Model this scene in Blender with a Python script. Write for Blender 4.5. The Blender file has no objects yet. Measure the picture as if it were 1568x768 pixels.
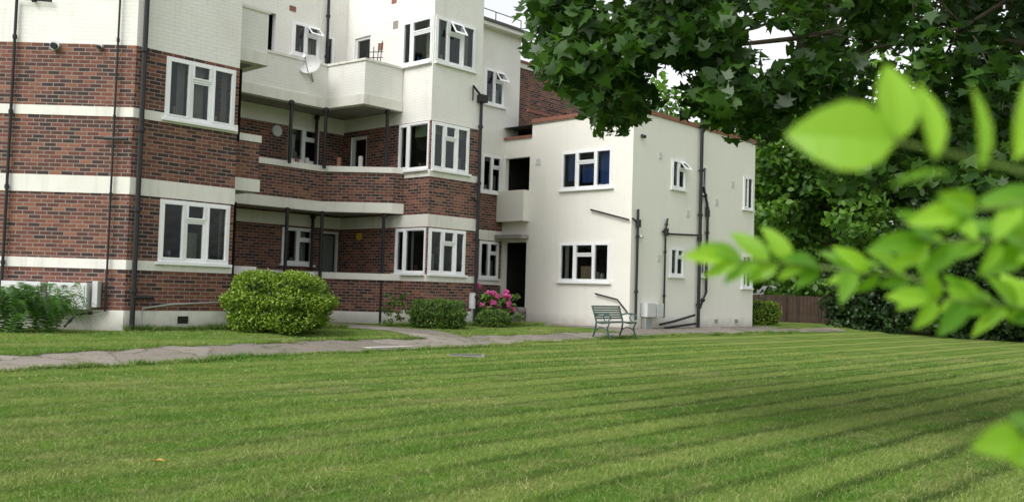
import bpy, math, random
import numpy as np
from mathutils import Matrix, Vector
random.seed(7); rng=np.random.default_rng(7)
scene=bpy.context.scene
U=(0.677,0.736); V=(-0.736,0.677)
def P(u,v): return (u*U[0]+v*V[0], u*U[1]+v*V[1])
def vcoord(x,y): return x*V[0]+y*V[1]
def ucoord(x,y): return x*U[0]+y*U[1]
_zv=[-400,0,8,12,13.5,14.6,15.6,400]; _zz=[-.55,-.5,-.4,-.30,-.22,-.10,0,0]
def zf(v): return np.interp(v,_zv,_zz)
# ---------------------------------------------------------------- materials
def newmat(name):
    m=bpy.data.materials.new(name); m.use_nodes=True
    nt=m.node_tree; b=nt.nodes["Principled BSDF"]; return m,nt,b
def N(nt,t,**kw):
    n=nt.nodes.new(t)
    for k,v in kw.items(): setattr(n,k,v)
    return n
def L(nt,a,b): nt.links.new(a,b)
def mixc(nt,fac,a,b,mode='MIX'):
    n=N(nt,'ShaderNodeMix',data_type='RGBA',blend_type=mode)
    if isinstance(fac,(int,float)): n.inputs[0].default_value=fac
    else: L(nt,fac,n.inputs[0])
    for s,i in ((a,6),(b,7)):
        if isinstance(s,tuple): n.inputs[i].default_value=(*s,1) if len(s)==3 else s
        else: L(nt,s,n.inputs[i])
    return n.outputs[2]
def math_(nt,op,a,b=None,c=None):
    n=N(nt,'ShaderNodeMath',operation=op)
    for i,s in enumerate((a,b,c)):
        if s is None: continue
        if isinstance(s,(int,float)): n.inputs[i].default_value=s
        else: L(nt,s,n.inputs[i])
    return n.outputs[0]
def noise(nt,vec,scale,detail=4,rough=.6):
    n=N(nt,'ShaderNodeTexNoise'); n.inputs['Scale'].default_value=scale
    n.inputs['Detail'].default_value=detail; n.inputs['Roughness'].default_value=rough
    if vec is not None: L(nt,vec,n.inputs['Vector'])
    return n.outputs['Fac']
def ramp(nt,fac,stops):
    n=N(nt,'ShaderNodeValToRGB'); e=n.color_ramp.elements
    while len(e)<len(stops): e.new(.5)
    for el,(p,c) in zip(e,stops):
        el.position=p; el.color=(*c,1) if isinstance(c,tuple) else (c,c,c,1)
    L(nt,fac,n.inputs[0]); return n.outputs[0]
def bump(nt,h,strength,dist,b):
    n=N(nt,'ShaderNodeBump'); n.inputs['Strength'].default_value=strength; n.inputs['Distance'].default_value=dist
    L(nt,h,n.inputs['Height']); L(nt,n.outputs[0],b.inputs['Normal'])
def simple(name,col,rough=.6,var=.15,scale=6,metal=0,bmp=0):
    m,nt,b=newmat(name); g=N(nt,'ShaderNodeNewGeometry').outputs['Position']
    f=noise(nt,g,scale)
    c=mixc(nt,f,tuple(x*(1-var) for x in col),tuple(min(1,x*(1+var)) for x in col))
    L(nt,c,b.inputs['Base Color']); b.inputs['Roughness'].default_value=rough; b.inputs['Metallic'].default_value=metal
    if bmp: bump(nt,noise(nt,g,scale*8),bmp,.01,b)
    return m
def brickmat(name,painted=False):
    m,nt,b=newmat(name); uv=N(nt,'ShaderNodeUVMap').outputs[0]; g=N(nt,'ShaderNodeNewGeometry').outputs['Position']
    br=N(nt,'ShaderNodeTexBrick'); L(nt,uv,br.inputs['Vector']); br.inputs['Scale'].default_value=1
    br.inputs['Brick Width'].default_value=.225; br.inputs['Row Height'].default_value=.075
    br.inputs['Mortar Size'].default_value=.008; br.inputs['Mortar Smooth'].default_value=.15; br.inputs['Bias'].default_value=0
    if painted:
        c1=mixc(nt,ramp(nt,noise(nt,g,1.3,6),[(.35,0.0),(.75,1.0)]),(.81,.80,.755),(.74,.72,.67))
        mp=N(nt,'ShaderNodeMapping'); mp.inputs['Scale'].default_value=(5,5,.35); L(nt,g,mp.inputs['Vector'])
        st=ramp(nt,noise(nt,mp.outputs[0],1.0,6,.75),[(.54,0.0),(.82,.45)])
        c=mixc(nt,st,c1,(.50,.48,.43))
        c=mixc(nt,ramp(nt,noise(nt,g,3.5,7,.75),[(.61,0.0),(.72,.3)]),c,(.42,.40,.36))
        c=mixc(nt,math_(nt,'MULTIPLY',br.outputs['Fac'],.13),c,(.3,.28,.25))
        L(nt,c,b.inputs['Base Color'])
        inv=math_(nt,'SUBTRACT',1.0,br.outputs['Fac'])
        h=math_(nt,'ADD',inv,math_(nt,'MULTIPLY',noise(nt,g,30),.6))
        bump(nt,h,.45,.012,b); b.inputs['Roughness'].default_value=.65
    else:
        br.inputs['Color1'].default_value=(0,0,0,1); br.inputs['Color2'].default_value=(1,1,1,1); br.inputs['Mortar'].default_value=(0,0,0,1)
        n1=noise(nt,uv,.9,6); n2=noise(nt,uv,16,3)
        t=math_(nt,'ADD',br.outputs['Color'],math_(nt,'MULTIPLY_ADD',n2,.5,-.25))
        c=ramp(nt,t,[(0.0,(.030,.018,.018)),(.20,(.064,.027,.023)),(.5,(.130,.042,.028)),(.78,(.190,.063,.037)),(1.0,(.27,.11,.06))])
        c=mixc(nt,ramp(nt,n1,[(.40,.0),(.68,.5)]),c,mixc(nt,1.0,c,(.68,.70,.76),'MULTIPLY'))
        mo=mixc(nt,noise(nt,uv,3,5),(.18,.15,.125),(.35,.305,.26))
        c=mixc(nt,br.outputs['Fac'],c,mo)
        L(nt,c,b.inputs['Base Color'])
        inv=math_(nt,'SUBTRACT',1.0,br.outputs['Fac'])
        h=math_(nt,'ADD',inv,math_(nt,'MULTIPLY',noise(nt,uv,40),.5))
        bump(nt,h,.8,.012,b); b.inputs['Roughness'].default_value=.8
    return m
def render_mat(name,c1,c2,c3,stk=.35,lowk=.7):
    m,nt,b=newmat(name); g=N(nt,'ShaderNodeNewGeometry').outputs['Position']
    c=mixc(nt,ramp(nt,noise(nt,g,.7,6),[(.35,0.0),(.75,1.0)]),c1,c2)
    mp=N(nt,'ShaderNodeMapping'); mp.inputs['Scale'].default_value=(3,3,.3); L(nt,g,mp.inputs['Vector'])
    c=mixc(nt,ramp(nt,noise(nt,mp.outputs[0],1.2,6,.7),[(.52,0.0),(.85,stk)]),c,c3)
    c=mixc(nt,ramp(nt,noise(nt,g,4.5,7,.75),[(.60,0.0),(.74,stk*.7)]),c,c3)
    sep=N(nt,'ShaderNodeSeparateXYZ'); L(nt,g,sep.inputs[0])
    low=math_(nt,'ADD',sep.outputs[2],math_(nt,'MULTIPLY',noise(nt,g,3,5),.35))
    c=mixc(nt,ramp(nt,low,[(.12,lowk),(.5,0.0)]),c,tuple(x*.55 for x in c3))
    L(nt,c,b.inputs['Base Color']); b.inputs['Roughness'].default_value=.75
    h=math_(nt,'ADD',noise(nt,g,60,4),math_(nt,'MULTIPLY',noise(nt,g,4,3),1.5)); bump(nt,h,.3,.012,b)
    return m
M={}
M['brick']=brickmat('red_multi_brick'); M['wbrick']=brickmat('painted_white_brick',True)
M['white']=render_mat('white_painted_band',(.77,.755,.70),(.67,.65,.585),(.38,.365,.32),.65)
M['cream']=render_mat('cream_render',(.79,.775,.715),(.765,.745,.68),(.60,.575,.51),.35)
M['upvc']=simple('white_window_frame',(.82,.83,.84),.35,.03)
M['black']=simple('black_iron_paint',(.010,.010,.011),.6,.3,20)
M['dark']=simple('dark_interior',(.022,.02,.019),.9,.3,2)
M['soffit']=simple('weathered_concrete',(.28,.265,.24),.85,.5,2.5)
M['terra']=simple('terracotta_coping',(.25,.105,.07),.8,.35,5)
M['net']=simple('net_curtain',(.42,.415,.39),.9,.1)
M['blue']=simple('blue_blind',(.05,.13,.40),.8,.15)
M['cgreen']=simple('green_curtain',(.36,.43,.26),.9,.1)
M['brown']=simple('beige_blind',(.40,.32,.22),.9,.15)
M['roof']=simple('roof_felt',(.10,.10,.10),.9,.3)
M['door']=simple('painted_door',(.62,.62,.60),.5,.1)
M['yellow']=simple('yellow_plastic',(.50,.33,.02),.4,.1)
M['boxw']=simple('meter_box_plastic',(.56,.57,.56),.5,.2,3)
M['slab']=simple('concrete_slab',(.42,.40,.36),.9,.3,5,0,.3)
M['grey']=simple('galvanised_metal',(.42,.43,.43),.4,.2,10,.6)
M['step']=simple('stone_step',(.27,.25,.22),.85,.35,5,0,.4)
def glassmat():
    m=bpy.data.materials.new('window_glass'); m.use_nodes=True; nt=m.node_tree; nt.nodes.clear()
    o=N(nt,'ShaderNodeOutputMaterial'); t=N(nt,'ShaderNodeBsdfTransparent'); t.inputs[0].default_value=(.70,.75,.73,1)
    gl=N(nt,'ShaderNodeBsdfGlossy'); gl.inputs['Roughness'].default_value=.02; gl.inputs[0].default_value=(.85,.9,.9,1)
    fr=N(nt,'ShaderNodeFresnel'); fr.inputs[0].default_value=1.55
    g=N(nt,'ShaderNodeNewGeometry').outputs['Position']
    bp=N(nt,'ShaderNodeBump'); bp.inputs['Strength'].default_value=.2; bp.inputs['Distance'].default_value=.03
    L(nt,noise(nt,g,1.8,2),bp.inputs['Height']); L(nt,bp.outputs[0],gl.inputs['Normal'])
    mx=N(nt,'ShaderNodeMixShader'); L(nt,fr.outputs[0],mx.inputs[0]); L(nt,t.outputs[0],mx.inputs[1]); L(nt,gl.outputs[0],mx.inputs[2]); L(nt,mx.outputs[0],o.inputs[0])
    return m
M['glass']=glassmat()
def leafmat(name,dark,light,trans=.35,rough=.5):
    m=bpy.data.materials.new(name); m.use_nodes=True; nt=m.node_tree; b=nt.nodes["Principled BSDF"]
    at=N(nt,'ShaderNodeAttribute'); at.attribute_name='rnd'
    c=mixc(nt,at.outputs['Fac'],dark,light); L(nt,c,b.inputs['Base Color']); b.inputs['Roughness'].default_value=rough
    b.inputs['Specular IOR Level'].default_value=.35
    tr=N(nt,'ShaderNodeBsdfTranslucent'); L(nt,mixc(nt,1.0,c,(1.5,1.6,.6),'MULTIPLY'),tr.inputs[0])
    mx=N(nt,'ShaderNodeMixShader'); mx.inputs[0].default_value=trans
    L(nt,b.outputs[0],mx.inputs[1]); L(nt,tr.outputs[0],mx.inputs[2]); L(nt,mx.outputs[0],nt.nodes['Material Output'].inputs[0])
    return m
M['bark']=simple('bark',(.10,.075,.05),.9,.4,8,0,.8)
# lawn colour
def lawn_col(nt):
    g=N(nt,'ShaderNodeNewGeometry').outputs['Position']
    d=N(nt,'ShaderNodeVectorMath',operation='DOT_PRODUCT'); L(nt,g,d.inputs[0]); d.inputs[1].default_value=(.736,-.677,0)
    t=math_(nt,'ADD',d.outputs['Value'],math_(nt,'MULTIPLY',math_(nt,'SUBTRACT',noise(nt,g,.8,4),.5),.26))
    t=math_(nt,'ADD',t,math_(nt,'MULTIPLY',noise(nt,g,6,3),.07))
    fr=math_(nt,'FRACT',math_(nt,'DIVIDE',t,.58))
    tri=math_(nt,'ABSOLUTE',math_(nt,'SUBTRACT',fr,.5))
    # stripes are worn away in places and fainter on the left
    brk=ramp(nt,noise(nt,g,.45,6,.7),[(.36,.35),(.56,1.0)])
    du_=N(nt,'ShaderNodeVectorMath',operation='DOT_PRODUCT'); L(nt,g,du_.inputs[0]); du_.inputs[1].default_value=(1,.12,0)
    mr=N(nt,'ShaderNodeMapRange'); L(nt,du_.outputs['Value'],mr.inputs['Value']); mr.inputs['From Min'].default_value=-3; mr.inputs['From Max'].default_value=3; mr.inputs['To Min'].default_value=.42; mr.inputs['To Max'].default_value=1
    brk=math_(nt,'MULTIPLY',brk,mr.outputs[0])
    line=math_(nt,'MULTIPLY',ramp(nt,tri,[(.30,0.0),(.46,1.0)]),brk)
    band=math_(nt,'SINE',math_(nt,'MULTIPLY',t,math.pi*2/1.16))
    mp=N(nt,'ShaderNodeMapping'); mp.inputs['Rotation'].default_value=(0,0,-math.radians(47.4)); L(nt,g,mp.inputs['Vector'])
    mp2=N(nt,'ShaderNodeMapping'); mp2.inputs['Scale'].default_value=(.30,2.0,1); L(nt,mp.outputs[0],mp2.inputs['Vector'])
    base=mixc(nt,ramp(nt,noise(nt,g,.55,7,.65),[(.40,0.0),(.66,1.0)]),(.115,.27,.028),(.22,.36,.055))
    base=mixc(nt,ramp(nt,noise(nt,mp2.outputs[0],1.6,6,.7),[(.48,0.0),(.68,.7)]),base,(.40,.40,.15))
    base=mixc(nt,ramp(nt,noise(nt,g,.33,7,.75),[(.52,0.0),(.67,.75)]),base,(.50,.45,.21))
    base=mixc(nt,ramp(nt,noise(nt,g,2.2,7,.75),[(.54,0.0),(.67,.6)]),base,(.45,.42,.18))
    base=mixc(nt,ramp(nt,noise(nt,g,1.3,7,.7),[(.50,0.0),(.66,.6)]),base,(.085,.22,.022))
    base=mixc(nt,ramp(nt,noise(nt,g,9,5,.7),[(.45,0.0),(.70,.6)]),base,(.08,.185,.022))
    base=mixc(nt,math_(nt,'MULTIPLY',math_(nt,'MULTIPLY_ADD',band,.27,.25),mr.outputs[0]),base,(.37,.46,.12))
    base=mixc(nt,math_(nt,'MULTIPLY',line,.85),base,(.05,.115,.014))
    return g,base
m,nt,b=newmat('lawn_soil'); g,c=lawn_col(nt)
c=mixc(nt,.25,c,(.13,.12,.04)); c=mixc(nt,ramp(nt,noise(nt,g,45,5,.8),[(.3,.6),(.6,0.0)]),c,(.035,.06,.012))
L(nt,c,b.inputs['Base Color']); b.inputs['Roughness'].default_value=1; b.inputs['Specular IOR Level'].default_value=.1
bump(nt,noise(nt,g,35,6,.8),1,.04,b); M['lawn']=m
m,nt,b=newmat('grass_blades'); g,c=lawn_col(nt)
at=N(nt,'ShaderNodeAttribute'); at.attribute_name='rnd'
c=mixc(nt,ramp(nt,at.outputs['Fac'],[(0,.85),(.5,0.0)]),c,mixc(nt,1.0,c,(.42,.58,.40),'MULTIPLY'))
c=mixc(nt,ramp(nt,at.outputs['Fac'],[(.82,0.0),(1,.75)]),c,(.58,.54,.30))
L(nt,c,b.inputs['Base Color']); b.inputs['Roughness'].default_value=.7; b.inputs['Specular IOR Level'].default_value=.2
tr=N(nt,'ShaderNodeBsdfTranslucent'); L(nt,c,tr.inputs[0]); mx=N(nt,'ShaderNodeMixShader'); mx.inputs[0].default_value=.35
L(nt,b.outputs[0],mx.inputs[1]); L(nt,tr.outputs[0],mx.inputs[2]); L(nt,mx.outputs[0],nt.nodes['Material Output'].inputs[0]); M['blade']=m
m,nt,b=newmat('tarmac_path'); g=N(nt,'ShaderNodeNewGeometry').outputs['Position']
ds=N(nt,'ShaderNodeVectorMath',operation='ADD'); nn=N(nt,'ShaderNodeTexNoise'); nn.inputs['Scale'].default_value=1.6; nn.inputs['Detail'].default_value=6; L(nt,g,nn.inputs['Vector']); L(nt,g,ds.inputs[0]); L(nt,nn.outputs['Color'],ds.inputs[1])
vc=N(nt,'ShaderNodeTexVoronoi'); vc.inputs['Scale'].default_value=.75; L(nt,ds.outputs[0],vc.inputs['Vector'])
vo=N(nt,'ShaderNodeTexVoronoi',feature='DISTANCE_TO_EDGE'); vo.inputs['Scale'].default_value=.75; L(nt,ds.outputs[0],vo.inputs['Vector'])
sc=N(nt,'ShaderNodeSeparateColor'); L(nt,vc.outputs['Color'],sc.inputs[0])
c=mixc(nt,sc.outputs[0],(.14,.118,.10),(.30,.265,.23))
c=mixc(nt,ramp(nt,noise(nt,g,.9,7,.7),[(.38,0.0),(.62,.6)]),c,(.19,.155,.13))
c=mixc(nt,ramp(nt,noise(nt,g,70,3,.8),[(.45,0.0),(.7,.7)]),c,(.38,.35,.31))
c=mixc(nt,ramp(nt,noise(nt,g,50,3,.8),[(.3,.7),(.45,0.0)]),c,(.05,.045,.04))
c=mixc(nt,ramp(nt,noise(nt,g,2.6,8,.75),[(.54,0.0),(.64,.85)]),c,(.10,.13,.035))
c=mixc(nt,ramp(nt,vo.outputs['Distance'],[(.0,.8),(.03,0.0)]),c,(.06,.07,.03))
L(nt,c,b.inputs['Base Color']); b.inputs['Roughness'].default_value=.9; bump(nt,noise(nt,g,80,4),.7,.01,b); M['path']=m
# ---------------------------------------------------------------- mesh helpers
def empty(name,loc=(0,0,0)):
    o=bpy.data.objects.new(name,None); scene.collection.objects.link(o); o.location=loc; return o
class MB:
    def __init__(s): s.v=[];s.f=[];s.m=[];s.uv=[]
    def quad(s,pts,mat,uvs=None):
        i=len(s.v); s.v+= [tuple(p) for p in pts]; s.f.append(tuple(range(i,i+len(pts)))); s.m.append(mat)
        s.uv+= uvs if uvs else [(p[0]+p[1],p[2]) for p in pts]
    def box8(s,c,mat,uvf=None):
        for q in ((0,1,5,4),(1,2,6,5),(2,3,7,6),(3,0,4,7),(4,5,6,7),(3,2,1,0)):
            s.quad([c[k] for k in q],mat,[uvf(c[k]) for k in q] if uvf else None)
    def obj(s,name,parent=None,bevel=0,smooth=False):
        me=bpy.data.meshes.new(name); me.from_pydata(s.v,[],s.f)
        keys=[]
        for k in s.m:
            if k not in keys: keys.append(k)
        for k in keys: me.materials.append(M[k])
        uvl=me.uv_layers.new(name='UVMap')
        for p,k in zip(me.polygons,s.m): p.material_index=keys.index(k); p.use_smooth=smooth
        uvl.data.foreach_set('uv',[c for t in s.uv for c in t])
        o=bpy.data.objects.new(name,me); scene.collection.objects.link(o)
        if parent: o.parent=parent
        if bevel:
            import bmesh
            bm=bmesh.new(); bm.from_mesh(me); bmesh.ops.remove_doubles(bm,verts=bm.verts,dist=.0001); bm.to_mesh(me); bm.free()
            md=o.modifiers.new('b','BEVEL'); md.width=bevel; md.segments=2; md.limit_method='ANGLE'
        return o
class Frame:
    def __init__(s,p0,p1):
        dx,dy=p1[0]-p0[0],p1[1]-p0[1]; s.L=math.hypot(dx,dy); s.d=(dx/s.L,dy/s.L); s.n=(s.d[1],-s.d[0]); s.p=p0
    def __call__(s,a,n,z): return (s.p[0]+s.d[0]*a+s.n[0]*n, s.p[1]+s.d[1]*a+s.n[1]*n, z)
def fbox(mb,F,s0,s1,n0,n1,z0,z1,mat):
    c=[F(s0,n1,z0),F(s1,n1,z0),F(s1,n0,z0),F(s0,n0,z0),F(s0,n1,z1),F(s1,n1,z1),F(s1,n0,z1),F(s0,n0,z1)]
    seed=F.p[0]*.37
    def uvf(p):
        a=(p[0]-F.p[0])*F.d[0]+(p[1]-F.p[1])*F.d[1]; n=(p[0]-F.p[0])*F.n[0]+(p[1]-F.p[1])*F.n[1]
        return (a+n+seed,p[2])
    mb.box8(c,mat,uvf)
def wall(name,p0,p1,bands,openings,parent,reveal='upvc'):
    F=Frame(p0,p1); mb=MB(); seed=F.p[0]*.37
    for (z0,z1,mat,pr) in bands:
        ss={0,F.L}; zs={z0,z1}
        for o in openings:
            if o[2]<z1 and o[3]>z0:
                ss|={o[0],o[1]}
                for q in (o[2],o[3]):
                    if z0<q<z1: zs.add(q)
        ss=sorted(x for x in ss if 0<=x<=F.L); zs=sorted(zs)
        for a,b_ in zip(ss,ss[1:]):
            for c,d in zip(zs,zs[1:]):
                ms,mz=(a+b_)/2,(c+d)/2
                if any(o[0]<ms<o[1] and o[2]<mz<o[3] for o in openings): continue
                if pr>0: fbox(mb,F,a,b_,-.05,pr,c,d,mat)
                else: mb.quad([F(a,0,c),F(b_,0,c),F(b_,0,d),F(a,0,d)],mat,[(a+seed,c),(b_+seed,c),(b_+seed,d),(a+seed,d)])
    for o in openings:
        a,b_,c,d=o[:4]; e=-.16
        for q in ([F(a,0,c),F(a,e,c),F(a,e,d),F(a,0,d)],[F(b_,0,c),F(b_,e,c),F(b_,e,d),F(b_,0,d)],[F(a,0,c),F(b_,0,c),F(b_,e,c),F(a,e,c)],[F(a,0,d),F(b_,0,d),F(b_,e,d),F(a,e,d)]):
            mb.quad(q,reveal)
    mb.obj(name,parent); return F
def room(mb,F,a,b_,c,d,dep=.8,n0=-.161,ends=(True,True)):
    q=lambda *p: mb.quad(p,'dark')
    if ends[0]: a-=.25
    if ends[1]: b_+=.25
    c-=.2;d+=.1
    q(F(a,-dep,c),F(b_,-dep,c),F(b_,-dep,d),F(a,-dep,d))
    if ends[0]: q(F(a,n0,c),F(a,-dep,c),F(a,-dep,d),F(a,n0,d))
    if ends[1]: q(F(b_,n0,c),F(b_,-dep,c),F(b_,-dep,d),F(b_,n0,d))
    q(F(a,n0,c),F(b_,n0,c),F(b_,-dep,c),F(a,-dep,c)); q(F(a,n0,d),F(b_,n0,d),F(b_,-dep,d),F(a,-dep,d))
def curtain(mb,F,a,b_,c,d,mat,n=-.2,amp=.025):
    k=max(4,int((b_-a)/.02)); ph=random.random()*6
    pts=[(a+(b_-a)*i/k, n+amp*math.sin(ph+i*1.05)+amp*.5*math.sin(i*.37)) for i in range(k+1)]
    for (s0,n0),(s1,n1) in zip(pts,pts[1:]): mb.quad([F(s0,n0,c),F(s1,n1,c),F(s1,n1,d),F(s0,n0,d)],mat)
def window(name,F,a,b_,c,d,cols,parent,cur=(),sill=True,openf=None,ends=(True,True)):
    mb=MB(); B=.05; f='upvc'
    fbox(mb,F,a,a+B,-.07,.028,c,d,f); fbox(mb,F,b_-B,b_,-.07,.028,c,d,f)
    fbox(mb,F,a+B,b_-B,-.07,.026,c,c+B,f); fbox(mb,F,a+B,b_-B,-.07,.026,d-B,d,f)
    tot=sum(x[0] for x in cols); s=a+B; Wd=b_-a-2*B
    for i,(fr,tl) in enumerate(cols):
        e=s+Wd*fr/tot
        if i<len(cols)-1: fbox(mb,F,e-.025,e+.025,-.068,.024,c+B,d-B,f)
        l=s+(0.025 if i else 0); r=e-(0.025 if i<len(cols)-1 else 0)
        parts=[(c+B,d-B)]
        if tl:
            zt=d-B-(d-c)*.27; fbox(mb,F,l,r,-.066,.022,zt-.022,zt+.022,f); parts=[(c+B,zt-.022),(zt+.022,d-B)]
        for j,(z0,z1) in enumerate(parts):
            S=.036 if (tl or i!=1) else .02; o=.040 if (i!=1 or j==1) else .012
            fbox(mb,F,l+.002,l+S,-.05,o,z0+.002,z1-.002,f); fbox(mb,F,r-S,r-.002,-.05,o,z0+.002,z1-.002,f)
            fbox(mb,F,l+S,r-S,-.05,o-.002,z0+.002,z0+S,f); fbox(mb,F,l+S,r-S,-.05,o-.002,z1-S,z1-.002,f)
            mb.quad([F(l+S,-.01,z0+S),F(r-S,-.01,z0+S),F(r-S,-.01,z1-S),F(l+S,-.01,z1-S)],'glass')
        s=e
    if sill: fbox(mb,F,a-(.06 if ends[0] else 0),b_+(.06 if ends[1] else 0),-.05,.085,c-.055,c-.003,f)
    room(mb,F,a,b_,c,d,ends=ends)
    for (x0,x1,y0,y1,mt) in cur:
        curtain(mb,F,a+(b_-a)*x0,a+(b_-a)*x1,c+(d-c)*y0,c+(d-c)*y1,mt)
    for _ in range(3):
        x0=random.uniform(a+.2,b_-.3); hh=random.uniform(.08,.25); ww=random.uniform(.03,.07)
        fbox(mb,F,x0,x0+ww,-.16-ww,-.12,c+.05,c+.05+hh,random.choice(['net','brown','terra','door','blue']))
    if openf:
        x0,x1=a+(b_-a)*openf[0],a+(b_-a)*openf[1]; z1=d-.06; z0=d-(d-c)*.33
        pts=lambda s_,t,off: F(s_,.05+t*.22+off,z1-(z1-z0)*t)
        for (s0,s1,t0,t1) in ((x0,x0+.04,0,1),(x1-.04,x1,0,1),(x0+.04,x1-.04,0,.18),(x0+.04,x1-.04,.82,1)):
            cc=[pts(s0,t1,.03),pts(s1,t1,.03),pts(s1,t1,0),pts(s0,t1,0),pts(s0,t0,.03),pts(s1,t0,.03),pts(s1,t0,0),pts(s0,t0,0)]
            mb.box8(cc,f)
        mb.quad([pts(x0+.04,.82,.01),pts(x1-.04,.82,.01),pts(x1-.04,.18,.01),pts(x0+.04,.18,.01)],'glass')
    mb.obj(name,parent)
def tube(mb,pts,r,mat,k=8,r1=None):
    pts=[Vector(p) for p in pts]; rings=[]
    for i,p in enumerate(pts):
        t=(pts[min(i+1,len(pts)-1)]-pts[max(i-1,0)]).normalized()
        a=t.cross(Vector((0,0,1)) if abs(t.z)<.9 else Vector((1,0,0))).normalized(); b_=t.cross(a)
        rr=r if r1 is None else r+(r1-r)*i/(len(pts)-1)
        rings.append([p+a*rr*math.cos(2*math.pi*j/k)+b_*rr*math.sin(2*math.pi*j/k) for j in range(k)])
    for A,B in zip(rings,rings[1:]):
        for j in range(k): mb.quad([A[j],A[(j+1)%k],B[(j+1)%k],B[j]],mat)
    mb.quad(rings[0][::-1],mat); mb.quad(rings[-1],mat)
def pipe(name,F,pts,parent,r=.035,mat='black',collars=True,off=.07):
    mb=MB(); P3=[F(a,off,z) if len(q)==2 else F(a,q[2],z) for q in pts for a,z in [q[:2]]]
    tube(mb,P3,r,mat)
    if collars:
        for A,B in zip(P3,P3[1:]):
            A=Vector(A);B=Vector(B);d=B-A;n=int(d.length/1.7)
            for i in range(n+1):
                c=A+d*((i+.5)/(n+1)); e=d.normalized()*.035
                tube(mb,[c-e,c+e],r*1.5,mat)
    return mb.obj(name,parent)
# ---------------------------------------------------------------- BUILDING
bld=empty('apartment_building')
H=9.4
BR=[(-.3,.37,'white',.02),(.37,1.13,'brick',0),(1.13,1.31,'white',.014),(1.31,2.53,'brick',0),(2.53,2.85,'white',.014),(2.85,3.97,'brick',0),(3.97,4.15,'white',.014),(4.15,5.32,'brick',0),(5.32,H,'wbrick',0)]
P1=P(7.9,16.97); P2=P(10.07,16.97); A0=(-20,17.3)
P1=(P1[0],17.3) if abs(P1[1]-17.3)<.1 else P1
wall('left_facade',A0,P1,BR,[],bld)
c3=[(1,False),(.95,True),(1,False)]
F=Frame(P1,P2); op=[(.60,2.08,1.31,2.50),(.60,2.08,4.06,5.25)]
wall('canted_facade',P1,P2,BR,op,bld)
window('window_ground',F,*op[0],c3,bld,[(.02,.10,0,1,'net'),(.92,.98,0,1,'net'),(.38,.60,0,.5,'net')])
window('window_first',F,*op[1],c3,bld,[(.22,.32,0,1,'net'),(.42,.62,0,1,'net'),(.88,.98,0,1,'brown')])
wall('recess_side_wall',P2,P(10.07,21.34),BR,[],bld)
F=Frame(P(10.07,21.34),P(16.03,21.34))
BK=[(-.3,1.13,'brick',0),(1.13,1.31,'white',.014),(1.31,2.53,'brick',0),(2.53,2.85,'white',.014),(2.85,5.2,'brick',0),(5.2,H,'wbrick',0)]
bo=[(4.05,5.05,1.5,2.48),(5.30,5.9,.3,2.45),(4.12,5.10,4.25,5.22),(4.12,5.0,7.15,8.05),(3.0,3.6,5.75,8.1),(1.6,2.5,.2,2.4),(1.7,2.6,3.1,5.1),(5.15,5.5,6.6,7.9)]
wall('recess_back_wall',P(10.07,21.34),P(16.03,21.34),BK,bo,bld)
c2=[(1,False),(1,True)]
window('window_recess_ground',F,*bo[0],c2,bld,[(.55,.9,0,.9,'net')]); window('window_recess_first',F,*bo[2],c2,bld,[(.1,.4,0,.8,'net')])
window('window_recess_top',F,*bo[3],c2,bld,[(.5,.95,0,1,'net')],openf=(.5,.95)); window('window_recess_narrow',F,*bo[7],[(1,False)],bld,[(.5,.95,0,1,'net')])
mb=MB()
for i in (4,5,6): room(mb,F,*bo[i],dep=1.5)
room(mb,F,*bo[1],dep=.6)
a,b_,c,d=bo[1]
fbox(mb,F,a,a+.05,-.08,.0,c,d,'door');fbox(mb,F,b_-.05,b_,-.08,0,c,d,'door');fbox(mb,F,a+.05,b_-.05,-.08,0,d-.06,d,'door');fbox(mb,F,a+.05,b_-.05,-.07,-.03,c,1.2,'door')
mb.quad([F(a+.1,-.04,1.2),F(b_-.1,-.04,1.2),F(b_-.1,-.04,d-.1),F(a+.1,-.04,d-.1)],'glass'); curtain(mb,F,a+.1,b_-.1,1.2,d-.1,'net',-.12)
mb.obj('recess_doors',bld)
TW=[(-.3,.37,'white',.02),(.37,1.13,'brick',0),(1.13,1.31,'white',.014),(1.31,2.53,'brick',0),(2.53,2.85,'white',.014),(2.85,3.82,'brick',0),(3.82,4.0,'white',.014),(4.0,5.27,'brick',0),(5.27,H+.4,'wbrick',0)]
F=Frame(P(16.03,21.34),P(16.03,17.7)); e=F.L
so=[(2.42,e-.04,1.33,2.5),(2.42,e-.04,4.02,5.25),(2.42,e-.04,6.8,8.0),(.35,1.05,3.1,5.1),(.35,1.05,5.8,7.9)]
wall('bay_side_wall',P(16.03,21.34),P(16.03,17.7),TW,so,bld)
for i,nm in enumerate(('ground','first','top')): window('bay_side_window_'+nm,F,*so[i],[(.45,False),(1,i==2)],bld,[((.05,.4,0,1,'net') if i==0 else (.02,.98,.72,1,'cgreen') if i==1 else (.6,.9,0,1,'cgreen'))],ends=(True,False))
mb=MB()
for i in (3,4):
    a,b_,c,d=so[i]; fbox(mb,F,a,b_,-.12,-.06,c,c+1.0,'door'); fbox(mb,F,a,a+.08,-.12,-.04,c+1.0,d,'door'); fbox(mb,F,b_-.08,b_,-.12,-.04,c+1.0,d,'door'); fbox(mb,F,a+.08,b_-.08,-.12,-.04,d-.08,d,'door')
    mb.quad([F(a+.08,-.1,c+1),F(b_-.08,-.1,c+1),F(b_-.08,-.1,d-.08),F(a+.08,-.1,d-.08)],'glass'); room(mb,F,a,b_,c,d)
mb.obj('balcony_doors',bld)
F=Frame(P(16.03,17.7),P(17.83,17.7))
fo=[(.04,1.36,1.33,2.5),(.04,1.38,4.02,5.25),(.04,1.5,6.8,8.0)]
wall('bay_front_wall',P(16.03,17.7),P(17.83,17.7),TW,fo,bld)
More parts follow.
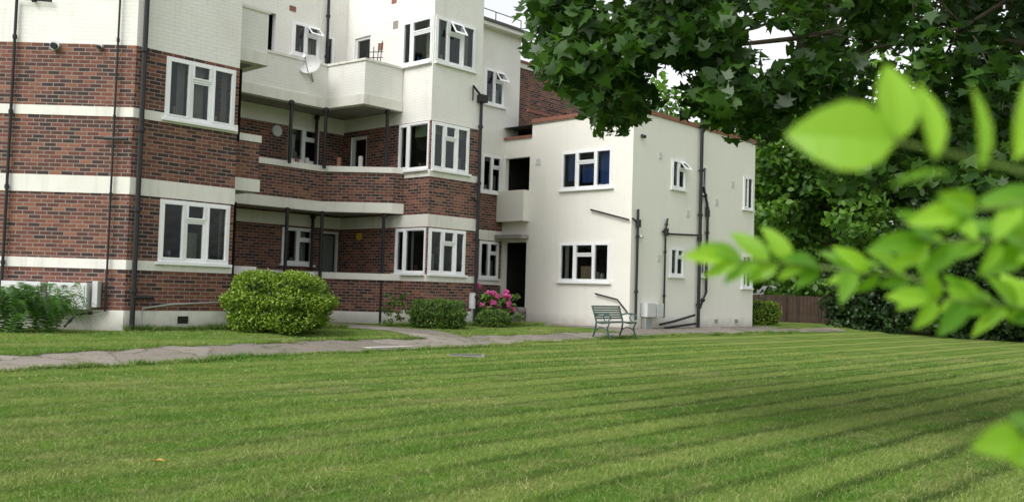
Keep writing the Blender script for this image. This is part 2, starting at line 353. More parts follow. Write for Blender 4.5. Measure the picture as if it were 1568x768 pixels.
window('bay_front_window_ground',F,*fo[0],[(1,False),(1,True),(.8,False)],bld,[(.16,.3,0,.45,'net'),(.42,.6,0,.6,'net'),(.75,.95,.0,.5,'brown')],ends=(False,True))
window('bay_front_window_first',F,*fo[1],[(.9,False),(1,True),(1,False)],bld,[(.16,.98,.78,1,'cgreen'),(.16,.22,0,.77,'cgreen'),(.78,.95,0,.35,'net')],ends=(False,True))
window('bay_front_window_top',F,*fo[2],[(.8,False),(1,True),(.9,False)],bld,[(.16,.26,0,1,'cgreen'),(.84,.97,0,1,'net')],openf=(.33,.62),ends=(False,True))
wall('bay_return_wall',P(17.83,17.7),P(17.83,20.57),TW,[],bld)
F=Frame(P(17.83,20.57),P(21.85,20.57))
SB=[(-.3,.37,'white',.02),(.37,1.13,'brick',0),(1.13,1.31,'white',.014),(1.31,2.53,'brick',0),(2.53,2.85,'white',.014),(2.85,4.02,'brick',0),(4.02,H-.1,'wbrick',0)]
o3=[(3.0,3.88,1.33,2.5),(3.0,3.90,4.05,5.25),(3.0,3.92,6.85,8.0)]
wall('setback_wall',P(17.83,20.57),P(21.85,20.57),SB,o3,bld)
for i,nm in enumerate(('ground','first','top')): window('setback_window_'+nm,F,*o3[i],c2,bld,[(.1,.3,0,1,'net'),(.6,.95,0,.5,'net')],openf=(.5,.95) if i==2 else None)
wall('top_storey_wall',P(21.85,20.57),P(22.5,20.57),[(5.8,H-.1,'wbrick',0)],[],bld)
wall('top_storey_end',P(22.5,20.57),P(22.5,30),[(5.8,H-.1,'wbrick',0)],[],bld)
wall('stair_tower_front',P(22.55,21.0),P(26.3,21.0),[(5.8,8.45,'brick',0),(8.45,8.62,'white',.05),(8.62,8.7,'terra',.1)],[],bld)
wall('stair_tower_side',P(26.3,21.0),P(26.3,24),[(5.8,8.45,'brick',0),(8.45,8.62,'white',.05),(8.62,8.7,'terra',.1)],[],bld)
wall('stair_tower_low_wall',P(22.3,20.0),P(23.4,20.0),[(6.2,6.75,'brick',0),(6.75,6.84,'terra',.03)],[],bld)
F=Frame(P(21.85,20.57),P(21.85,19.38)); lo=[(.12,1.08,.45,2.5),(.08,1.12,4.1,5.2)]
wall('lobby_wall',P(21.85,20.57),P(21.85,19.38),[(-.3,5.8,'cream',0),(5.8,5.88,'terra',.05)],lo,bld,'cream')
mb=MB(); 
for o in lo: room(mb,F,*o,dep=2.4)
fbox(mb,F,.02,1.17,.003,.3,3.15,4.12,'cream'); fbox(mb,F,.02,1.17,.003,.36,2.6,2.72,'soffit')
for i in range(4): fbox(mb,F,.05,1.15,.003,.35+.28*(3-i),-.1,.11*(i+1),'step')
mb.obj('entrance_steps_and_balcony',bld)
F=Frame(P(21.85,19.38),P(21.85,15.5)); CW=[(-.3,6.24,'cream',0),(6.24,6.36,'terra',.05)]
wo=[(19.38-18.13,19.38-16.21,1.29,2.46),(19.38-18.13,19.38-16.21,4.06,5.23)]
wall('wing_front_wall',P(21.85,19.38),P(21.85,15.5),CW,wo,bld,'cream')
c3b=[(.8,False),(1,True),(.8,False)]
window('wing_front_window_ground',F,*wo[0],c3b,bld,[(.02,.12,0,1,'net'),(.88,.98,0,1,'net'),(.35,.65,0,.4,'brown')])
window('wing_front_window_first',F,*wo[1],c3b,bld,[(.04,.3,.25,1,'blue'),(.34,.66,.18,.75,'blue'),(.7,.97,.1,1,'blue')])
F=Frame(P(21.85,15.5),P(29.05,15.5)); WF=F
D=21.85
w2=[(23.85-D,24.62-D,1.55,2.42),(23.85-D,24.62-D,4.2,5.1),(28.25-D,28.9-D,1.3,2.4),(28.25-D,28.9-D,3.95,5.05),(25.55-D,25.9-D,1.6,2.4),(25.55-D,25.9-D,4.2,5.1)]
wall('wing_side_wall',P(21.85,15.5),P(29.05,15.5),CW,w2,bld,'cream')
for i,o in enumerate(w2):
    window('wing_side_window_%d'%i,F,*o,(c2 if i<2 else [(1,False),(1,False)] if i<4 else [(1,False)]),bld,[(.6,.95,0,.8,'net')],openf=(.5,.95) if i==1 else None)
wall('wing_end_wall',P(29.05,15.5),P(29.05,27),CW,[],bld)
def poly(mb,pts,z,mat): mb.quad([(p[0],p[1],z) for p in pts],mat)
mb=MB()
poly(mb,[A0,P1,P2,P(10.07,21.34),P(16.03,21.34),P(16.03,17.7),P(17.83,17.7),P(17.83,20.57),P(22.5,20.57),P(22.5,30),(-20,32)],H-.12,'roof')
poly(mb,[P(21.8,20.6),P(21.85,15.5),P(29.05,15.5),P(29.05,27),P(21.8,27)],6.2,'roof')
poly(mb,[P(22.55,21),P(26.3,21),P(26.3,24),P(22.55,24)],8.6,'roof')
poly(mb,[P(21.86,20.57),P(21.86,19.38),P(23,19.38),P(23,20.57)],5.84,'roof')
mb.obj('flat_roofs',bld)
mb=MB(); F=Frame(P(17.9,20.57),P(22.85,20.57)); fbox(mb,F,0,F.L,-3,.28,H-.14,H-.02,'white'); fbox(mb,F,-.0,F.L+.04,-3,.33,H-.017,H+.05,'roof')
mb.obj('roof_eaves',bld)
def railing(name,F,s0,s1,z0,h,n=0,step=.9,rails=2):
    mb=MB(); k=max(1,int((s1-s0)/step))
    for i in range(k+1): s_=s0+(s1-s0)*i/k; tube(mb,[F(s_,n,z0),F(s_,n,z0+h)],.018,'black',6)
    for j in range(rails): tube(mb,[F(s0,n,z0+h*(j+1)/rails),F(s1,n,z0+h*(j+1)/rails)],.015,'black',6)
    mb.obj(name,bld)
railing('roof_railing_top',Frame(P(17.9,20.57),P(22.8,20.57)),0,4.9,H+.04,.55,-.3,1.2)
railing('roof_railing_wing',WF,2.2,5.6,6.33,.4,-.35,.85,1)
railing('roof_railing_stair',Frame(P(22.55,20.0),P(25.5,20.0)),.9,2.9,6.3,.7,-.1,.7)
def parapet(name,pts,z0,z1,mat,cop,copz,t=.16,slab=None):
    mb=MB(); n=len(pts)
    fr=[Frame(P(*a),P(*b_)) for a,b_ in zip(pts,pts[1:])]
    def offs(k):
        out=[]
        for i in range(n):
            if i==0: q=fr[0](0,-k,0)
            elif i==n-1: q=fr[-1](fr[-1].L,-k,0)
            else:
                A,B=fr[i-1],fr[i]; bx,by=A.n[0]+B.n[0],A.n[1]+B.n[1]; l=(bx*A.n[0]+by*A.n[1])
                w=P(*pts[i]); q=(w[0]-bx*k/l,w[1]-by*k/l,0)
            out.append(q)
        return out
    def strip(k0,k1,a,b_,m_):
        O=offs(k0);I=offs(k1); run=0
        for i in range(n-1):
            l=fr[i].L; o0,o1,i0,i1=O[i],O[i+1],I[i],I[i+1]; z=lambda p,h:(p[0],p[1],h)
            mb.quad([z(o0,a),z(o1,a),z(o1,b_),z(o0,b_)],m_,[(run,a),(run+l,a),(run+l,b_),(run,b_)])
            mb.quad([z(i1,a),z(i0,a),z(i0,b_),z(i1,b_)],m_,[(run,a),(run+l,a),(run+l,b_),(run,b_)])
            mb.quad([z(o0,b_),z(o1,b_),z(i1,b_),z(i0,b_)],m_); mb.quad([z(o0,a),z(o1,a),z(i1,a),z(i0,a)],m_)
            run+=l
    if slab: strip(-.03,.2,slab[0],slab[1],'white')
    strip(0,t,z0,z1,mat)
    if cop: strip(-.03,t+.02,z1+.001,copz,cop)
    if slab:
        back=[P(16.02,21.33),P(10.08,21.33)]
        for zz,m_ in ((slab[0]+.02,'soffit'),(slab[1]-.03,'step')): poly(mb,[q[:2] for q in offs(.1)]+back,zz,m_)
    return mb.obj(name,bld)
first=[(10.08,17.37),(10.85,17.37),(10.85,20.24),(14.55,20.24),(15.72,18.78),(16.02,18.66)]
top=[(10.08,17.37),(10.95,17.37),(10.95,20.24),(14.6,20.24),(14.75,18.85),(16.02,18.85)]
parapet('garden_wall_of_flats',first,.3,1.13,'brick','white',1.30); parapet('garden_wall_plinth',first,-.2,.3,'white',None,0,.17)
parapet('balcony_first',first,3.142,3.93,'brick','white',4.08,slab=(2.88,3.14))
parapet('balcony_top',top,5.86,6.72,'wbrick','white',6.78,slab=(5.6,5.86))
mb=MB()
for (u,v) in ((13.4,20.05),(14.5,20.1),(15.62,18.95),(15.0,21.2)):
    x,y=P(u,v)
    for z0,z1 in ((0,2.88),(4.0,5.6)): tube(mb,[(x,y,z0),(x,y,z1)],.045,'black'); tube(mb,[(x,y,z1-.12),(x,y,z1-.02)],.075,'black')
mb.obj('balcony_posts',bld)
mb=MB()
for i,(u,v) in enumerate(((13.9,20.45),(14.2,20.45),(14.9,20.0),(15.3,19.6))):
    x,y=P(u,v); tube(mb,[(x,y,3.9),(x,y,4.2+.06*i)],.06,random.choice(['terra','net']),10)
mb.obj('balcony_pots',bld)
FA=Frame(A0,P1); LA=FA.L
pipe('downpipe_left_a',FA,[(LA-2.25,.5),(LA-2.25,6.1),(LA-1.6,6.1)],bld,.028)
pipe('downpipe_left_b',FA,[(LA-.95,.05,.3),(LA-.8,.28,.2),(LA-.32,.35),(LA-.32,9)],bld,.02)
FB=Frame(P1,P2)
pipe('soil_pipe_canted',FB,[(.12,.0),(.12,9)],bld,.05,off=.09)
pipe('branch_pipe_canted',FB,[(.12,.62),(.5,.62)],bld,.035,off=.12,collars=False)
pipe('waste_pipe_white',FB,[(.3,.1),(.32,.42),(.9,.5),(2.1,.56)],bld,.018,'grey',False)
pipe('overflow_canted',FA,[(LA-.5,3.55),(LA-.05,3.55)],bld,.03,collars=False)
FT=Frame(P(16.03,17.7),P(17.83,17.7))
pipe('downpipe_bay',FT,[(1.72,.0),(1.72,6.1)],bld,.045,off=.09)
mb=MB(); fbox(mb,FT,1.62,1.86,.02,.2,6.0,6.2,'black'); tube(mb,[FT(1.4,.08,6.4),FT(1.65,.1,6.2)],.03,'black'); tube(mb,[FT(1.4,.08,6.4),FT(1.4,.08,6.0)],.02,'black')
tube(mb,[FT(1.45,.08,3.4),FT(1.7,.1,3.3)],.025,'black'); mb.obj('rainwater_hopper',bld)
FR=Frame(P(10.07,21.34),P(16.03,21.34))
pipe('downpipe_recess',FR,[(5.22,6.7),(5.22,9)],bld,.04); 
FW=Frame(P(21.85,19.38),P(21.85,15.5))
pipe('waste_pipe_wing_front',FW,[(2.45,3.42),(3.84,3.08)],bld,.026,collars=False)
pipe('soil_pipe_corner',WF,[(.22,.25),(.22,3.4)],bld,.038)
pipe('waste_pipe_corner',WF,[(-.05,3.12),(.22,3.0)],bld,.026,collars=False)
pipe('low_pipe_front',FW,[(2.7,.95),(3.5,.8),(3.86,.45)],bld,.024,collars=False)
pipe('soil_pipe_side',WF,[(1.66,.3),(1.66,2.9),(1.75,3.25)],bld,.03)
pipe('waste_branch_side',WF,[(1.5,2.85),(1.9,2.8),(3.4,2.86)],bld,.028,collars=False)
pipe('main_soil_pipe',WF,[(3.55,.0),(3.55,7.0)],bld,.055,off=.1)
pipe('second_soil_pipe',WF,[(3.7,4.4),(3.95,3.9),(4.0,3.6),(4.0,1.1),(3.65,.6)],bld,.045,off=.09)
pipe('ground_pipe_a',WF,[(1.4,.1),(2.2,.2),(3.3,.38)],bld,.035,off=.12,collars=False)
pipe('ground_pipe_b',WF,[(1.6,.0),(3.3,.12)],bld,.035,off=.16,collars=False)
mb=MB()
for s_,z in ((.22,3.0),(1.66,2.85),(3.55,2.8),(4.0,3.6)):
    a=WF(s_,.09,z-.12); b_=WF(s_,.09,z+.1); tube(mb,[a,b_],.075,'black')
mb.obj('pipe_hoppers',bld)
mb=MB()
for s_,z in ((1.3,5.0),(2.9,3.4),(4.6,3.9),(4.9,2.2),(5.6,4.6),(1.35,1.95)): fbox(mb,WF,s_,s_+.16,-.01,.02,z,z+.2,'boxw')
fbox(mb,FW,.2,.38,-.01,.02,4.9,5.1,'boxw')
fbox(mb,FB,1.05,1.27,-.01,.028,.13,.27,'black')
for s_ in (.9,4.7,6.0): fbox(mb,WF,s_,s_+.2,-.01,.015,.12,.24,'step')
for s_,z in ((4.0,8.3),(2.2,6.9)): fbox(mb,FR,s_,s_+.2,-.01,.012,z,z+.14,'terra')
F5=Frame(P(16.03,21.34),P(16.03,17.7))
for s_,z in ((1.4,7.4),(2.0,7.9),(1.9,8.6)): fbox(mb,F5,s_,s_+.2,-.01,.012,z,z+.2,'terra' if z!=7.9 else 'step')
mb.obj('wall_vents',bld)
mb=MB()
for a in (LA-2.15,LA-1.3): fbox(mb,FA,a,a+.72,.03,.28,.38,.86,'boxw'); fbox(mb,FA,a+.04,a+.68,.28,.295,.42,.82,'boxw')
fbox(mb,FA,LA-.52,LA-.42,.03,.2,.42,.9,'boxw'); mb.obj('meter_boxes_left',bld,.012)
mb=MB(); fbox(mb,WF,.55,1.0,.02,.24,.32,.72,'boxw'); fbox(mb,WF,1.06,1.4,.02,.24,.32,.72,'boxw'); fbox(mb,WF,.6,.95,.02,.16,-.05,.31,'grey'); mb.obj('meter_boxes_wing',bld,.012)
def cyl(mb,c,ax,r,h,mat,k=20):
    c=Vector(c); ax=Vector(ax).normalized(); tube(mb,[c,c+ax*h*.5,c+ax*h],r,mat,k)
mb=MB(); 
for s_ in (LA-1.5,LA-.66):
    c=FA(s_,.0,5.26); cyl(mb,c,(0,-1,0),.09 if s_<LA-1 else .05,.08,'grey'); cyl(mb,FA(s_,.08,5.25),(0,-1,-.2),.06 if s_<LA-1 else .035,.05,'black')
cyl(mb,FR(3.75,.003,5.0),(FR.n[0],FR.n[1],0),.15,.05,'boxw'); cyl(mb,F5(.9,.003,2.32),(-U[0],-U[1],0),.10,.06,'yellow')
cyl(mb,WF(.35,.0,2.65),(WF.n[0],WF.n[1],-.3),.05,.16,'boxw'); cyl(mb,WF(.4,0,5.55),(WF.n[0],WF.n[1],-.3),.05,.14,'black')
mb.obj('wall_lamps_and_alarm',bld)
mb=MB(); c=Vector((*P(13.95,20.1),6.6)); ax=Vector((-.15,-1,.3)).normalized(); a=ax.cross(Vector((0,0,1))).normalized(); b_=a.cross(ax)
R=[]
for i in range(5):
    r=.3*i/4; R.append([c+a*r*math.cos(t)+b_*r*.9*math.sin(t)+ax*(r*r*.9) for t in [2*math.pi*j/20 for j in range(20)]])
for A_,B_ in zip(R,R[1:]):
    for j in range(20): mb.quad([A_[j],A_[(j+1)%20],B_[(j+1)%20],B_[j]],'boxw')
tube(mb,[c-b_*.28,c+ax*.42,],.012,'grey'); tube(mb,[c,c-ax*.25+Vector((0,0,-.3))],.02,'grey'); cyl(mb,c+ax*.4,ax,.035,.08,'grey')
mb.obj('satellite_dish',bld)
mb=MB(); x,y=P(15.2,19.1)
for dx in (-.12,.0,.1,.17): tube(mb,[(x+dx,y,6.6),(x+dx*1.3,y,7.2+dx)],.012,'black',5)
for z in (6.9,7.05): tube(mb,[(x-.18,y,z),(x+.25,y,z+.03)],.012,'black',5)
mb.obj('balcony_rack',bld)
mb=MB(); 
for a,b_ in (((-20,32),A0),(P(22.5,30),(-20,32)),(P(29.05,27),P(22.5,27))): mb.quad([(a[0],a[1],0),(b_[0],b_[1],0),(b_[0],b_[1],H-.2 if a!=P(29.05,27) else 6.2),(a[0],a[1],H-.2 if a!=P(29.05,27) else 6.2)],'brick')
mb.obj('rear_walls',bld)
# ---------------------------------------------------------------- GROUND / PATH
us=list(np.concatenate([[-300,-120,-60,-30],np.arange(-15,45,1.5),[60,90,150,300]])); vs=sorted(set(list(np.concatenate([[-300,-100,-40,-15],np.arange(-6,12,1.5),np.arange(12,16.6,.25),[20,30,50,100,300]]))+[14.6,15.6,8.0,0.0]))
vv=[(*P(u,v),float(zf(v))) for u in us for v in vs]; nf=[]
nv=len(vs)
for i in range(len(us)-1):
    for j in range(nv-1): nf.append((i*nv+j,(i+1)*nv+j,(i+1)*nv+j+1,i*nv+j+1))
me=bpy.data.meshes.new('lawn_ground'); me.from_pydata(vv,[],nf); me.materials.append(M['lawn'])
for p in me.polygons: p.use_smooth=True
o=bpy.data.objects.new('lawn_ground',me); scene.collection.objects.link(o)
def wob(u,s): return .06*math.sin(u*1.7+s)+.05*math.sin(u*4.1+s*2)+.045*math.sin(u*9.3+s)
def lo_edge(u): return 12.6+.75*min(1,max(0,(u-4)/6))+.85*min(1,max(0,(u-12)/9))+wob(u,0)
def hi_edge(u): return 13.95+.6*min(1,max(0,(u-4)/6))+.35*min(1,max(0,(u-12)/6))+wob(u,1.3)
SP0,SP1=13.2,14.5
def on_path(u,v):
    if lo_edge(u)<v<hi_edge(u): return True
    if SP0<u<SP1 and v>14: return True
    if 20.4<u<21.9 and v>14: return True
    if 21.8<u<30 and v>14: return True
    return False
mb=MB()
def sheet(u0,u1,f0,f1,dz,mat='path',du=.15,nvv=12):
    k=int((u1-u0)/du)+1
    for i in range(k):
        a=u0+(u1-u0)*i/k; b_=u0+(u1-u0)*(i+1)/k
        for j in range(nvv):
            va=f0(a)+(f1(a)-f0(a))*j/nvv; va2=f0(a)+(f1(a)-f0(a))*(j+1)/nvv; vb=f0(b_)+(f1(b_)-f0(b_))*j/nvv; vb2=f0(b_)+(f1(b_)-f0(b_))*(j+1)/nvv
            g=lambda u,v:(*P(u,v),float(zf(v))+dz)
            mb.quad([g(a,va),g(b_,vb),g(b_,vb2),g(a,va2)],mat)
sheet(-20,34,lo_edge,hi_edge,.010)
sheet(SP0,SP1,hi_edge,lambda u:20.2,.009,nvv=24)
sheet(20.4,21.85,hi_edge,lambda u:20.56,.008,nvv=24)
sheet(21.85,30,hi_edge,lambda u:15.49,.008,nvv=5)
mb.obj('garden_path')
mb=MB()
u=-10.0
while u<20:
    l=.85+random.random()*.2
    if not (SP0-.4<u<SP1) and random.random()<.5:
        v=hi_edge(u); v2=hi_edge(u+l)
        Fk=Frame(P(u,v),P(u+l-.015,v2)); z=float(zf(v)); dz=random.uniform(-.03,-.005)
        fbox(mb,Fk,0,Fk.L,-.05,.0,z-.1,z+.03+dz,'step')
    u+=l
mb.obj('path_kerb',None,.006)
mb=MB(); Fs=Frame(P(11.0,13.75),P(12.05,13.8)); z=float(zf(13.7)); fbox(mb,Fs,0,1.1,-.25,.15,z-.1,z+.025,'slab'); mb.obj('paving_slab',None,.008)
mb=MB(); x,y=-.79,17.5; z=float(zf(vcoord(x,y))); Fs=Frame((x-.35,y-.25),(x+.35,y-.2)); fbox(mb,Fs,0,.7,-.5,0,z-.05,z+.012,'step'); fbox(mb,Fs,.06,.64,-.45,-.05,z-.05,z+.018,'roof'); mb.obj('manhole_cover')
# ---------------------------------------------------------------- fast leaf meshes
def fast(name,Vt,k,mat,rnd,parent=None):
    n=len(Vt)//k; me=bpy.data.meshes.new(name); me.vertices.add(len(Vt)); me.vertices.foreach_set('co',Vt.astype(np.float32).ravel())
    me.loops.add(len(Vt)); me.loops.foreach_set('vertex_index',np.arange(len(Vt),dtype=np.int32))
    me.polygons.add(n); me.polygons.foreach_set('loop_start',np.arange(0,len(Vt),k,dtype=np.int32))
    me.update(calc_edges=True)
    at=me.attributes.new('rnd','FLOAT','FACE'); at.data.foreach_set('value',np.clip(rnd,0,1).astype(np.float32))
    me.materials.append(mat); o=bpy.data.objects.new(name,me); scene.collection.objects.link(o)
    if parent: o.parent=parent
    return o
def leaves(centers,size,shape,tilt=1.0,up=None):
    n=len(centers); nr=rng.normal(size=(n,3)); 
    if up is not None: nr=nr*tilt+up
    nr/=np.linalg.norm(nr,axis=1)[:,None]+1e-9
    r=rng.normal(size=(n,3)); a=np.cross(nr,r); a/=np.linalg.norm(a,axis=1)[:,None]+1e-9; b_=np.cross(nr,a)
    s=(size*(.65+.7*rng.random(n)))[:,None,None]
    sh=np.array(shape); k=len(sh)
    fold=np.abs(sh[:,0])*.35
    Vt=centers[:,None,:]+s*(a[:,None,:]*sh[None,:,0,None]+b_[:,None,:]*sh[None,:,1,None]+nr[:,None,:]*fold[None,:,None])
    return Vt.reshape(-1,3),k
OV=[(0,-.5),(.28,-.2),(.3,.12),(0,.55),(-.3,.12),(-.28,-.2)]
MAP=[(0,-.42),(.22,-.38),(.46,-.22),(.30,-.07),(.56,.16),(.24,.13),(.16,.22),(0,.62),(-.16,.22),(-.24,.13),(-.56,.16),(-.30,-.07),(-.46,-.22),(-.22,-.38)]
def clumps(cc,rad,per,sx=(1,1,.6)):
    c=np.repeat(cc,per,axis=0); r=np.repeat(np.asarray(rad)*np.ones(len(cc)),per)
    d=rng.normal(size=(len(c),3)); d/=np.linalg.norm(d,axis=1)[:,None]; rr=rng.random(len(c))**.45
    pts=c+d*(r*rr)[:,None]*np.array(sx)
    cr=np.repeat(rng.random(len(cc)),per)
    return pts,cr
def tree(name,x,y,h,R,zc,rz,mat,ncl,per,size,crad=.9,trunk=.25,shape=OV,z0=-.4):
    root=empty(name,(0,0,0))
    d=rng.normal(size=(ncl,3)); d/=np.linalg.norm(d,axis=1)[:,None]; r=rng.random(ncl)**.4
    lob=1+.22*np.sin(d[:,0]*5+x)+.2*np.sin(d[:,2]*6+y)
    cc=np.array([x,y,zc])+d*(r*lob)[:,None]*np.array([R,R,rz])
    cc=cc[cc[:,2]>z0+.6]
    pts,cr=clumps(cc,crad*(.6+.8*rng.random(len(cc))),per)
    Vt,k=leaves(pts,size,shape,1.0,np.array([0,-.2,.7]))
    fast('crown',Vt,k,mat,cr*.6+rng.random(len(pts))*.4,root)
    mb=MB(); tube(mb,[(x,y,z0),(x+.1,y,z0+(zc-z0)*.5),(x,y+.1,zc),(x+.2,y,zc+rz*.6)],trunk,'bark',9,trunk*.3)
    for i in rng.choice(len(cc),min(16,len(cc)),replace=False):
        s=Vector((x,y,z0+(zc-z0)*random.uniform(.5,1.1))); e=Vector(cc[i]); m_=(s+e)/2+Vector((0,0,.4)); tube(mb,[s,m_,e],trunk*.35,'bark',6,.02)
    mb.obj('trunk',root,smooth=True); return root
dk=leafmat('foliage_dark',(.008,.022,.006),(.038,.084,.017),.22); md=leafmat('foliage_mid',(.038,.10,.016),(.16,.31,.05),.4)
iv=leafmat('ivy_foliage',(.007,.022,.006),(.045,.095,.022),.15,.45)
tree('lime_tree',14.5,43,11,5.2,6.5,5.5,md,330,70,.30,1.0)
tree('sycamore_tree',9.5,52,12,6,6,6,md,200,55,.38,1.2)
tree('oak_tree',20.5,38,13,5.5,6.0,6.5,dk,360,70,.28,1.1)
tree('oak_tree',27.5,36,13,6,6.0,6.5,dk,260,65,.30,1.1)
tree('holly_tree',18.0,36,5,3.2,2.3,2.6,dk,200,80,.20,.7)
n=900; hx=rng.uniform(12.6,32,n); cc=np.stack([hx,36.2-(hx-13)*.28+rng.uniform(-.2,1.2,n),rng.uniform(-.4,2.6,n)+.5*np.sin(hx*1.3)],1)
pts,cr=clumps(cc,.5,65); Vt,k=leaves(pts,.17,OV,1,np.array([0,-.7,.5])); fast('ivy_hedge',Vt,k,iv,cr*.6+rng.random(len(pts))*.4)
n=500; hx=rng.uniform(-5,60,n); cc=np.stack([hx,60+rng.uniform(-2,2,n),rng.uniform(0,9,n)+1.5*np.sin(hx*.5)],1)
pts,cr=clumps(cc,1.8,45); Vt,k=leaves(pts,.6,OV,1,np.array([0,-.7,.5])); fast('distant_trees',Vt,k,md,cr*.6+rng.random(len(pts))*.4)
mb=MB(); M['fence']=simple('fence_timber',(.070,.043,.030),.95,.45,4,0,.5); M['fence2']=simple('fence_timber_dark',(.050,.032,.024),.95,.45,4,0,.5); Ff=Frame((8.0,40.5),(15.5,38.0)); s_=0
while s_<Ff.L-.1:
    fbox(mb,Ff,s_,s_+.13,0,.02+random.random()*.012,-.35,1.12+random.uniform(-.015,.015),random.choice(['fence','fence','fence2'])); s_+=.145
for i in range(5): fbox(mb,Ff,i*1.85,i*1.85+.1,.04,.13,-.35,1.2,'fence2')
for z in (.0,.85): fbox(mb,Ff,0,Ff.L,-.06,-.005,z,z+.08,'fence')
mb.obj('wooden_fence')
# ---------------------------------------------------------------- overhanging maple
mp=leafmat('maple_leaf',(.012,.038,.009),(.080,.175,.028),.36,.36)
root=empty('maple_tree'); xs=[.1,.3,.5,.92,1.26,1.74,2.2,2.6,3.1,4,8]; zl=[3.6,3.2,2.85,2.42,2.7,2.8,2.42,2.45,2.1,1.9,1.8]
cc=[];
while len(cc)<1050:
    X=random.uniform(.3,6.6) if random.random()<.78 else random.uniform(.2,2.2); Y=random.uniform(7.8,12.2); lowz=np.interp(X,xs,zl)
    hi=min(6.5,3.7+X*.8)
    z=lowz+(hi-lowz)*random.random()**1.2+.12
    g_=math.sin(X*5.1+z*3.3)+math.sin(X*2.3-z*6.1+1.1)
    if X<3.2 and g_<-.35 : continue
    if X<2.3 and random.random()<.25: continue
    s_=Y/9; cc.append((X*s_,Y,.94+(z-.94)*s_))
cc=np.array(cc); pts,cr=clumps(cc,.27,24,(1,1,.8))
Vt,k=leaves(pts,.142,MAP,.75,np.array([-.1,-.45,.75])); fast('crown',Vt,k,mp,cr*.45+rng.random(len(pts))**1.5*.55,root)
mb=MB(); tx,ty=8.6,11.2
tube(mb,[(tx,ty,-.5),(tx-.1,ty,1.5),(tx,ty-.1,3.5),(tx,ty,7)],.32,'bark',12,.16)
for e in ((.9,8.8,3.1),(2.2,9.6,3.6),(1.6,10.8,4.2),(3.6,8.4,3.3),(4.5,10.5,4.6),(5.5,9,3.9),(3.0,11.5,5.0)):
    s=Vector((tx,ty,random.uniform(2.8,4.5))); e=Vector(e); pl=[s.lerp(e,t)+Vector((0,0,.9*math.sin(math.pi*t)*.7+random.uniform(-.07,.07))) for t in np.linspace(0,1,9)]
    tube(mb,pl,.07,'bark',7,.012)
    for p_ in pl[2:]:
        for _ in range(5):
            d=cc-np.array(p_); i=np.argsort((d**2).sum(1))[random.randrange(14)]; q=Vector(cc[i]); tube(mb,[p_,(p_+q)/2+Vector((0,0,.06)),q],.014,'bark',5,.005)
mb.obj('trunk',root,smooth=True)
# ---------------------------------------------------------------- near shrub
nl=leafmat('shrub_leaf',(.10,.26,.015),(.32,.56,.045),.48,.4)
root=empty('elder_shrub'); mb=MB(); M['stem']=simple('green_stem',(.16,.24,.05),.6,.2)
LV=[];LR=[]
OUT=[(0,0),(.16,.12),(.27,.32),(.28,.52),(.2,.74),(.09,.9),(0,1.0)]
def nleaf(p,d,l,w=1.0,nrm=(0,-1,.3),tone=None):
    p=Vector(p); d=Vector(d).normalized(); nrm=Vector(nrm); s=d.cross(nrm).normalized(); nn=s.cross(d); st=len(LR)
    for sg in (1,-1):
        ring=[p+d*(b*l)+s*(sg*a*l*w)+nn*(a*l*.25-l*.25*b*b) for a,b in OUT]
        for i in range(1,len(ring)-1):
            mid0=p+d*(OUT[i][1]*l)-nn*(l*.25*OUT[i][1]**2); mid1=p+d*(OUT[i+1][1]*l)-nn*(l*.25*OUT[i+1][1]**2)
            LV.extend([mid0,ring[i],ring[i+1],mid1]); LR.append(0)
        LV.extend([p,ring[1],ring[1].lerp(p+d*(OUT[1][1]*l),.5),p+d*(OUT[1][1]*l)]); LR.append(0)
    r=random.random() if tone is None else tone
    for i in range(st,len(LR)): LR[i]=r
def spray(pts,step,l0,l1,w=.9,start=.25):
    pts=[Vector(p) for p in pts]; tube(mb,pts,.0028,'stem',6,.0009)
    seg=[(b_-a).length for a,b_ in zip(pts,pts[1:])]; T=sum(seg); t=T*start
    while t<T:
        u=t;i=0
        while u>seg[i]: u-=seg[i]; i+=1
        p=pts[i].lerp(pts[i+1],u/seg[i]); d=(pts[i+1]-pts[i]).normalized(); f=t/T; l=l0+(l1-l0)*f
        for sg in (1,-1):
            dd=d*random.uniform(.5,1.2)+Vector((random.uniform(-.2,.2),random.uniform(-.6,.6),sg*random.uniform(.2,.9)))
            nleaf(p+d*random.uniform(-.008,.008),dd,l*random.uniform(.7,1.25),w,(random.uniform(-.5,.5),-1,random.uniform(-.2,1.2)))
        t+=step*random.uniform(.7,1.3)
    nleaf(pts[-1],pts[-1]-pts[-2],l1*1.1,w)
spray([(.80,.95,.85),(.62,.86,.885),(.44,.80,.935),(.33,.78,.962),(.24,.76,.968),(.17,.74,.972)],.021,.044,.032,.72,.35)
spray([(.62,.86,.89),(.48,.76,.975),(.38,.70,.99),(.30,.68,.985)],.020,.042,.036,.8,.3)
spray([(.62,.86,.89),(.50,.80,.93),(.42,.78,.94),(.34,.76,.945)],.022,.038,.032,.8,.4)
spray([(.75,.92,.9),(.50,.70,1.0),(.36,.62,1.012),(.29,.60,1.0)],.026,.038,.034,.8,.4)
tube(mb,[(.75,.92,.9),(.45,.62,1.03),(.30,.53,1.015),(.205,.5,1.027)],.003,'stem',6,.001)
nleaf((.205,.5,1.026),(-1,0,.12),.056,1.25,(0,-1,.1),.75); nleaf((.207,.5,1.028),(-.05,0,1),.044,1.0,(.1,-1,0),.85); nleaf((.226,.5,1.018),(.0,.1,1),.047,.62,(.3,-1,0),.9)
nleaf((.25,.5,1.012),(.12,0,1),.05,.45,(.5,-1,0)); nleaf((.24,.51,1.012),(-1,0,-.05),.034,.45,(0,-.6,1)); nleaf((.275,.51,1.02),(.3,0,1),.05,.6,(.2,-1,.2))
nleaf((.29,.52,1.0),(.1,0,-1),.03,.7)
